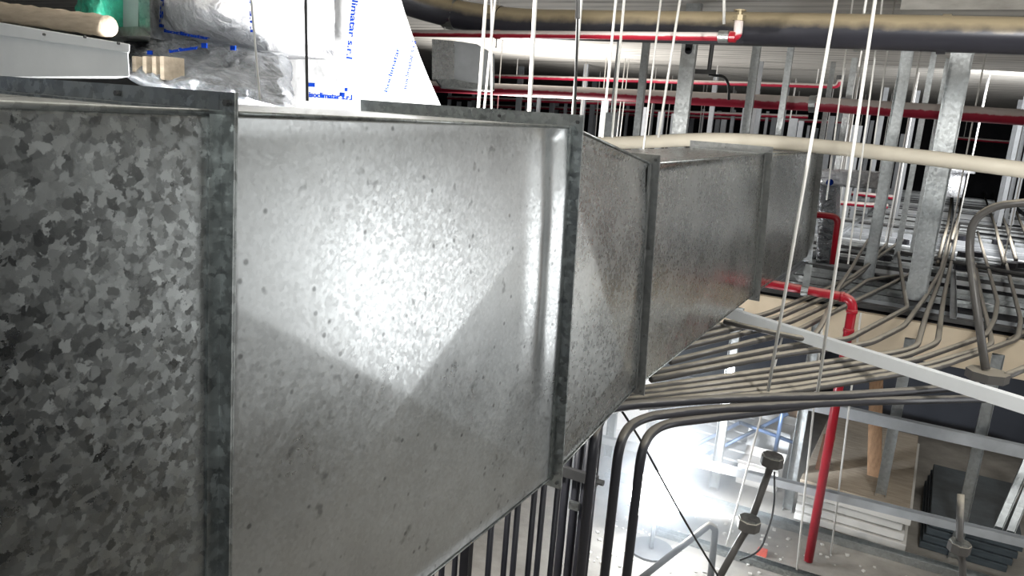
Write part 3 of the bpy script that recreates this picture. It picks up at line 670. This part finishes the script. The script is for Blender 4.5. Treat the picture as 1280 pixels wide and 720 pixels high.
# plasterboard stack
fa = onZ(1000, 600, -2.3); fb = onZ(1142, 634, -2.3)
for k in range(5):
    z0 = .005+k*.062; bm = B(); o_ = .02*(k % 3); box(bm, (fa.x, fa.y+o_*.6, z0), (fb.x-o_, fa.y+1.5, z0+.05))
    tag(obj('plasterboard', bm, 'board' if k < 4 else 'tan', None, False, .004), ['bottom', 'second from the bottom', 'middle', 'second from the top', 'top'][k]+' plasterboard bundle of the stack behind the red drop pipe', 'board', None)
    if k < 4:
        pass
sa = onZ(1150, 676, -2.55)
for k in range(4):
    bm = B(); box(bm, (sa.x+.012*k, sa.y+.01*k, .003+k*.05), (sa.x+.5+.02*k, sa.y+1.1, .048+k*.05)); tag(obj('slate_panel', bm, 'slate', None, False, .003), ['lowest', 'second lowest', 'second highest', 'highest'][k]+' dark slate-grey panel of the pile at the side wall', 'panel')
# glaring white slatted panel, boxes and bars behind the lamp
Wp = onZ(835, 560, -2.5)
t = thing('slatted_panel', 'glaring white slatted panel lying on the floor behind the lamp', 'panel', Vector((Wp.x, Wp.y+.5, 0)))
for k in range(11):
    bm = B(); y0 = 5.75+k*.21; box(bm, (-2.7, y0, .0), (-.95, y0+.17, .045)); obj('slat', bm, 'white', t)
bx = [((948, 602), .30, .22, .16, 'board', 'pale open box on the floor below the round junction box'), ((962, 560), .34, .3, .2, 'white', 'white carton behind the upper hanging junction box'), ((975, 540), .3, .25, .34, 'card', 'dark brown carton standing behind the white one')]
for (q, sx, sy, sz, mt, lab) in bx:
    c = onZ(*q, -2.59); c.z = 0
    t2 = thing('carton', lab, 'box', Vector((c.x, c.y, .001 if c.y > 8 else .046 if c.x < -.95 else .001)))
    zb = t2.location.z
    bm = B(); box(bm, (c.x-sx/2, c.y-sy/2, zb), (c.x+sx/2, c.y+sy/2, zb+sz)); obj('body', bm, mt, t2, False, .006)
    for s_ in (-1, 1):
        bm = B(); hexa(bm, [Vector((c.x+x, c.y+s_*(sy/2+y_*.5), zb+sz+h)) for x in (-sx/2, sx/2) for (y_, h) in ((0, 0), (.12, .05), )for h2 in (0, .004) for h in (h+h2,)]) ; obj('flap', bm, mt, t2)
for k, (a, b_) in enumerate([((845, 588), (985, 517)), ((838, 572), (925, 528)), ((978, 516), (968, 570)), ((925, 528), (1000, 556))]):
    A_ = onY(*a, 5.9); B_ = onY(*b_, 6.1); bm = B(); tube(bm, [A_, B_], .016, 8)
    tag(obj('steel_tube', bm, 'bluemetal', None, True), ['long bluish diagonal tube behind the lamp', 'short bluish diagonal tube left of the long one', 'upright bluish tube over the white carton', 'thin tube falling to the right from the short diagonal one'][k], 'tube')
# hanging octagonal junction boxes
def jbox(label, px, py, d, tail, head, r=.054):
    c = at(px, py, d); t = thing('hanging_junction_box', label, 'box', c)
    bm = B(); ax = Vector((.05, 0, 1)).normalized(); disc(bm, c, r, .05, 8, ax); obj('body', bm, 'conduit', t, False, .004)
    bm = B(); disc(bm, c+ax*.028, r*.92, .006, 8, ax); obj('lid', bm, 'flange', t)
    bm = B(); pts = [c+ax*-.02 if not head else at(*head, d)]+([c] if head else [])+[at(q[0], q[1], d+.05) for q in tail]
    tube(bm, smooth_path(pts, .05), .017, 10); obj('stem', bm, 'conduit', t, True)
    return t
jbox('upper octagonal junction box hanging above the debris, in front of the white carton', 965, 576, 3.7, [(957, 600), (941, 645)], None)
jbox('lower octagonal junction box hanging above the debris, right of the lamp', 936, 655, 3.6, [(925, 675), (898, 724)], None)
jbox('octagonal junction box on a vertical stem at the lower right', 1199, 684, 3.9, [(1203, 700), (1204, 735)], (1201, 618))
conduit('loose black cable hanging between the two octagonal boxes', [(968, 590, 'y', 3.9), (968, 640, 'y', 3.9), (950, 690, 'y', 3.7), (925, 700, 'y', 3.7)], r=.005, mat='rubber')
c = onZ(955, 676, -2.5); bm = B(); box(bm, (c.x-.03, c.y-.02, c.z-.1), (c.x+.03, c.y+.02, c.z-.06)); tag(obj('red_marker', bm, 'pink'), 'tiny bright red cap lying in the debris below the octagonal boxes', 'cap')
# debris
random.seed(9)
bm = B()
for k in range(420):
    X = random.uniform(-1.6, 1.2); Y = random.uniform(3.6, 5.1); s = random.uniform(.003, .011); c = Vector((X, Y, s*.5))
    r_ = random.random()*3
    hexa(bm, [c+Matrix.Rotation(r_, 3, 'Z') @ Vector((x*s*random.uniform(.6, 1.4), y*s, z*s*.5)) for x in (-1, 1) for y in (-1, 1) for z in (-1, 1)])
tag(obj('rubble', bm, 'debris'), 'pale plaster crumbs strewn over the floor in front of the track', 'rubble', None, 'stuff')

# bent pipe frame under the lamp
pp = [onY(800, 724, 4.0), onY(888, 655, 4.2), onY(894, 662, 4.2), onY(888, 724, 4.2)]
bm = B(); tube(bm, smooth_path(pp, .06), .020, 10); tag(obj('bent_tube', bm, 'conduit', None, True), 'bent grey tube frame just below and right of the lamp', 'tube')
# ---------------------------------------------------------------- work lamp
t = thing('work_lamp', 'blinding white work lamp below the duct, beside the bent conduits', 'lamp', Vector((LAMP.x, LAMP.y, 0)))
tocam = (EYE-LAMP).normalized()
bm = B(); bmesh.ops.create_icosphere(bm, subdivisions=3, radius=.165); bmesh.ops.scale(bm, vec=(1, 1, .92), verts=bm.verts); bmesh.ops.translate(bm, verts=bm.verts, vec=LAMP+tocam*.02); obj('bulb', bm, 'lens', t, True)
bm = B(); hx = tocam.cross(Vector((0, 0, 1))).normalized(); hz = hx.cross(tocam)
cc = LAMP-tocam*.16
hexa(bm, [cc+hx*x*.13+hz*z*.1+tocam*y for x in (-1, 1) for y in (-.06, .05) for z in (-1, 1)]); obj('housing', bm, 'darkrod', t, False, .01)
bm = B(); tube(bm, [Vector((LAMP.x, LAMP.y+.02, 0)), LAMP-tocam*.1], .014, 8); tube(bm, [Vector((LAMP.x, LAMP.y+.02, 0)), Vector((LAMP.x, LAMP.y+.02, .015))], .14, 16); obj('stand', bm, 'darkrod', t)

# ---------------------------------------------------------------- foil, film and boxes at the upper left
Yf = 2.55
def ffn(u, v):
    # u left->right, v top->bottom ; right edge follows the slanted foil rim
    y = -60+v*215
    xr = 486+ (y+60)*.22 + (y+60)**2*.00062
    xl = 325
    p = onY(xl*(1-u)+xr*u, y, Yf+.35*(1-u)); return p
bm = crumple(ffn, 70, 70, .012, 5, Vector((-.55, .6, 0)))
fo = thing('foil_insulated_duct', 'large overexposed duct wrapped in white aluminium foil with blue print', 'duct', onY(440, 150, Yf+.2)); obj('foil_wrap', bm, 'foil', fo, True)
def text(body, parent, px0, py0, px1, py1, Y, hpx, mat='ink', name='printed_text'):
    """mesh lettering running from pixel 0 to pixel 1 on the plane Y"""
    a = onY(px0, py0, Y); b_ = onY(px1, py1, Y)
    cu = bpy.data.curves.new('t', 'FONT'); cu.body = body; cu.extrude = .0008; cu.offset = .03; cu.size = 1
    ob = bpy.data.objects.new('t', cu); COL.objects.link(ob); bpy.context.view_layer.update()
    me = bpy.data.meshes.new_from_object(ob.evaluated_get(bpy.context.evaluated_depsgraph_get())); bpy.data.objects.remove(ob)
    W = max(v.co.x for v in me.vertices); d = b_-a; sx = d.length/W; sy = hpx*Y/F/.7
    ux = d.normalized(); nrm = (EYE-(a+b_)/2); nrm = (nrm-ux*nrm.dot(ux)).normalized(); uy = nrm.cross(ux)
    base = wloc(parent)
    for v in me.vertices: v.co = a+ux*v.co.x*sx+uy*v.co.y*sy+nrm*v.co.z*2-base
    me.materials.append(M[mat]); o = bpy.data.objects.new(name, me); COL.objects.link(o); o.parent = parent; return o
text('isoclimatar s.r.l', fo, 443, -28, 433, 73, 2.38, 9)
text('isoclimatar s.r.l', fo, 386, 121, 440, 125, 2.42, 8)
text('isoclimatar', fo, 484, 116, 500, 60, 2.30, 6); text('isoclimatar s.r.l', fo, 508, 112, 520, 52, 2.34, 6)
for (px, py, w_, h_) in ((390, 106, 12, 6), (428, 118, 9, 6), (433, 112, 5, 5)):
    c = onY(px, py, 2.46); s_ = 2.6/F; bm = B(); box(bm, (c.x-w_*s_*.5, c.y-.004, c.z-h_*s_*.5), (c.x+w_*s_*.5, c.y, c.z+h_*s_*.5)); obj('blue_mark', bm, 'ink', fo)
# bulging bag
Yb = 2.15
def bfn(u, v):
    x = 186+u*150; y = -40+v*103
    p = onY(x, y, Yb-.22*math.sin(math.pi*u)**.7*math.sin(math.pi*min(1, v*.9+.1))); return p
bg = thing('insulation_bag', 'bulging silvery bag of insulation with blue lettering, left of the foil duct', 'bag', onY(260, 64, Yb+.1))
bm = crumple(bfn, 60, 50, .02, 7, Vector((0, .35, 0)), 4); obj('bag_body', bm, 'foilbag', bg, True)
text('r.s.i', bg, 201, -4, 199, 34, 1.98, 8); text('tar s.r.l', bg, 311, -14, 313, 40, 1.98, 7)
c = onY(331, 28, 2.2); bm = B(); tube(bm, [c, c+Vector((0, .05, 0))], .025, 14); bmesh.ops.scale(bm, vec=(.7, 1, 2), verts=bm.verts, space=Matrix.Translation(-c)); obj('blue_mark', bm, 'ink', bg)
# grey film lying below
def sfn(u, v):
    x = 160+u*190; yt = 44+22*u; yb = 98+u*34
    y = yt*(1-v)+yb*v
    return onY(x, y, 2.02+.12*u-.35*v)
fl = thing('plastic_sheet', 'crumpled grey plastic film with blue print lying on top of the duct', 'sheet', onY(300, 118, 1.8))
bm = crumple(sfn, 90, 36, .04, 9, Vector((0, .06, -.03)), 9); obj('film', bm, 'film', fl, True)
text('isoclimatar', fl, 205, 40, 262, 50, 1.84, 6); text('isoclimatar', fl, 212, 66, 248, 61, 1.74, 6)
for (px, py, w_, h_) in ((256, 57, 13, 8), (188, 66, 14, 7), (292, 60, 12, 7)):
    c = onY(px, py, 1.74); s_ = 1.8/F; bm = B(); box(bm, (c.x-w_*s_*.5, c.y-.004, c.z-h_*s_*.5), (c.x+w_*s_*.5, c.y, c.z+h_*s_*.5)); obj('blue_mark', bm, 'ink', fl)
# white box beam, roll, green bag and frame
Yx = 1.45
wb = thing('white_casing', 'long white sheet-metal casing behind the nearest duct section, upper left', 'casing', onY(60, 92, Yx+.1))
c8 = []
for (px, py) in ((-60, 22), (160, 62), (162, 96), (-60, 96)): c8.append(onY(px, py, Yx))
bm = B(); q = c8; v4 = [p_+Vector((-.72, .45, 0)) for p_ in q]
addverts(bm, q+v4, [(0, 1, 2, 3), (7, 6, 5, 4), (0, 4, 5, 1), (1, 5, 6, 2), (2, 6, 7, 3), (3, 7, 4, 0)]); obj('casing_body', bm, 'white', wb, False, .004)
bm = B(); a = onY(-60, 18, Yx-.008); b_ = onY(162, 55, Yx-.008); a2 = onY(-60, 36, Yx-.008); b2 = onY(162, 66, Yx-.008)
addverts(bm, [a, b_, b2, a2]+[p_+Vector((-.72, .46, 0)) for p_ in (a, b_, b2, a2)], [(0, 1, 2, 3), (7, 6, 5, 4), (0, 4, 5, 1), (1, 5, 6, 2), (2, 6, 7, 3), (3, 7, 4, 0)]); obj('casing_lid', bm, 'white', wb, False, .003)
for px, py in ((55, 43), (106, 46), (148, 54)):
    c = onY(px, py, Yx-.012); bm = B(); disc(bm, c, .004, .006, 8, Vector((0, 1, 0))); obj('screw', bm, 'darkrod', wb)
bm = B(); a = onY(-80, 4, Yx+.12); b_ = onY(136, 33, Yx+.12)
n_ = 40; pts = [a.lerp(b_, i/n_)+Vector((0, 0, .002*math.sin(i*1.9))) for i in range(n_+1)]
tube(bm, pts, [.033+.001*math.sin(i*.9) for i in range(n_+1)], 20); rl = tag(obj('insulation_roll', bm, 'tan', None, True), 'tan wrapped roll lying on the white casing at the upper left', 'roll')
def gfn(u, v): return onY(96+u*50, -22+v*(48+10*u), Yx+.30-.08*math.sin(3.1*u))
bm = crumple(gfn, 30, 30, .018, 16, Vector((0, .12, 0)), 2); tag(obj('plastic_bag', bm, 'green', None, True), 'crumpled green plastic bag behind the tan roll', 'bag')
t = thing('metal_box_end', 'open grey metal duct end standing between the green bag and the silvery bag', 'duct', onY(165, 45, 1.75))
Yg = 1.75
def plate(pts_px, Y, th, nm, mt, par, k=-1.42):
    f_ = [onY(px, py, Y) for px, py in pts_px]; bk = [p_+Vector((k*th, th, 0)) for p_ in f_]; n = len(f_); bm = B()
    addverts(bm, f_+bk, [tuple(range(n)), tuple(range(2*n-1, n-1, -1))]+[(i, n+i, n+(i+1) % n, (i+1) % n) for i in range(n)]); return obj(nm, bm, mt, par)
plate([(143, -40), (173, -40), (173, 34), (145, 34)], Yg+.02, .02, 'panel', 'studfar', t)
plate([(172, -40), (186, -40), (188, 44), (174, 34)], Yg, .3, 'side', 'flange', t)
plate([(139, 34), (174, 33), (188, 45), (138, 45)], Yg-.01, .3, 'sill', 'flange_dark', t)
for k, px in enumerate((167, 180, 192, 202)):
    bm = B(); a = onY(px, 70, 1.72); b_ = onY(px+.5, 100, 1.72); box(bm, (a.x-.0105, 1.72, b_.z), (a.x+.0105, 1.80, a.z)); tag(obj('wood_block', bm, 'tan', None, False, .002), ['leftmost', 'second from left', 'third from left', 'rightmost'][k]+' of the pale wooden blocks right of the white casing', 'block')
# small grey duct piece right of the foil
a = onY(548, 49, 4.0)
t = thing('duct_piece', 'small galvanised duct piece right of the foil, below the near red pipe', 'duct', onY(585, 110, 4.2))
plate([(540, 49), (568, 51), (568, 99), (540, 99)], 3.98, .3, 'side', 'galv3', t, -.7)
plate([(568, 51), (596, 55), (618, 68), (618, 109), (568, 99)], 4.0, .3, 'side', 'studfar', t, -.7)  # lighter material puts the brighter lit face into the colour
plate([(545, 99), (568, 99), (618, 109), (618, 113), (552, 108)], 3.97, .35, 'rim', 'flange', t, -.7)
# small bright box above the tapered section
bm = B(); c = onY(760, 155, 6.5); box(bm, (c.x-.05, 6.5, c.z-.12), (c.x+.05, 6.6, c.z+.10)); tube(bm, [Vector((c.x, 6.55, c.z+.09)), Vector((c.x, 6.55, CEIL))], .01, 8); tag(obj('switch_box', bm, 'stud', None, False, .004), 'small bright metal box seen between the two white rods', 'box')
# cross ties of the far ceiling
bm = B(); tube(bm, smooth_path([onY(600, 40, 12), onY(760, 62, 12), onY(830, 75, 12)], .5), .03, 8); tag(obj('ceiling_cable', bm, 'darkrod', None, True), 'dark cable running along the concrete ceiling behind the rods', 'cable')
t = thing('cable_bracket', 'dark bracket with a drooping cable on the ceiling right of the slotted stud', 'bracket', onY(885, 95, 7))
bm = B(); c = onY(886, 90, 7); tube(bm, [c, Vector((c.x, c.y, CEIL))], .02, 8); box(bm, (c.x-.12, c.y-.02, c.z-.02), (c.x+.06, c.y+.02, c.z+.02)); obj('arm', bm, 'darkrod', t)
bm = B(); tube(bm, smooth_path([onY(886, 94, 7), onY(905, 95, 7), onY(911, 105, 7), onY(911, 125, 7)], .1), .012, 8); obj('cable', bm, 'rubber', t, True)

# scattering haze added around the work lamp to give its glare
m, nt, b = newmat('dusty_air'); nt.nodes.remove(b)
vs = N(nt, 'ShaderNodeVolumeScatter', Anisotropy=.1); vs.inputs['Color'].default_value = (.80, .90, 1, 1)
tc = N(nt, 'ShaderNodeTexCoord'); mp = N(nt, 'ShaderNodeMapping'); mp.inputs['Location'].default_value = (-1, -1, -1); mp.inputs['Scale'].default_value = (2, 2, 2)
nt.links.new(tc.outputs['Generated'], mp.inputs[0]); gr = N(nt, 'ShaderNodeTexGradient', gradient_type='SPHERICAL'); nt.links.new(mp.outputs[0], gr.inputs[0])
mu = N(nt, 'ShaderNodeMath', operation='MULTIPLY'); nt.links.new(gr.outputs[1], mu.inputs[0]); mu.inputs[1].default_value = 1.1; nt.links.new(mu.outputs[0], vs.inputs['Density'])
nt.links.new(vs.outputs[0], nt.nodes['Material Output'].inputs['Volume']); M['haze'] = m
bm = B(); bmesh.ops.create_icosphere(bm, subdivisions=3, radius=1.05); bmesh.ops.translate(bm, verts=bm.verts, vec=LAMP+Vector((0, -.1, .1)))
for v in bm.verts: v.co.z = max(v.co.z, .004)
tag(obj('dust_haze', bm, 'haze'), 'bluish dusty haze glowing around the work lamp', 'haze', None, 'stuff')
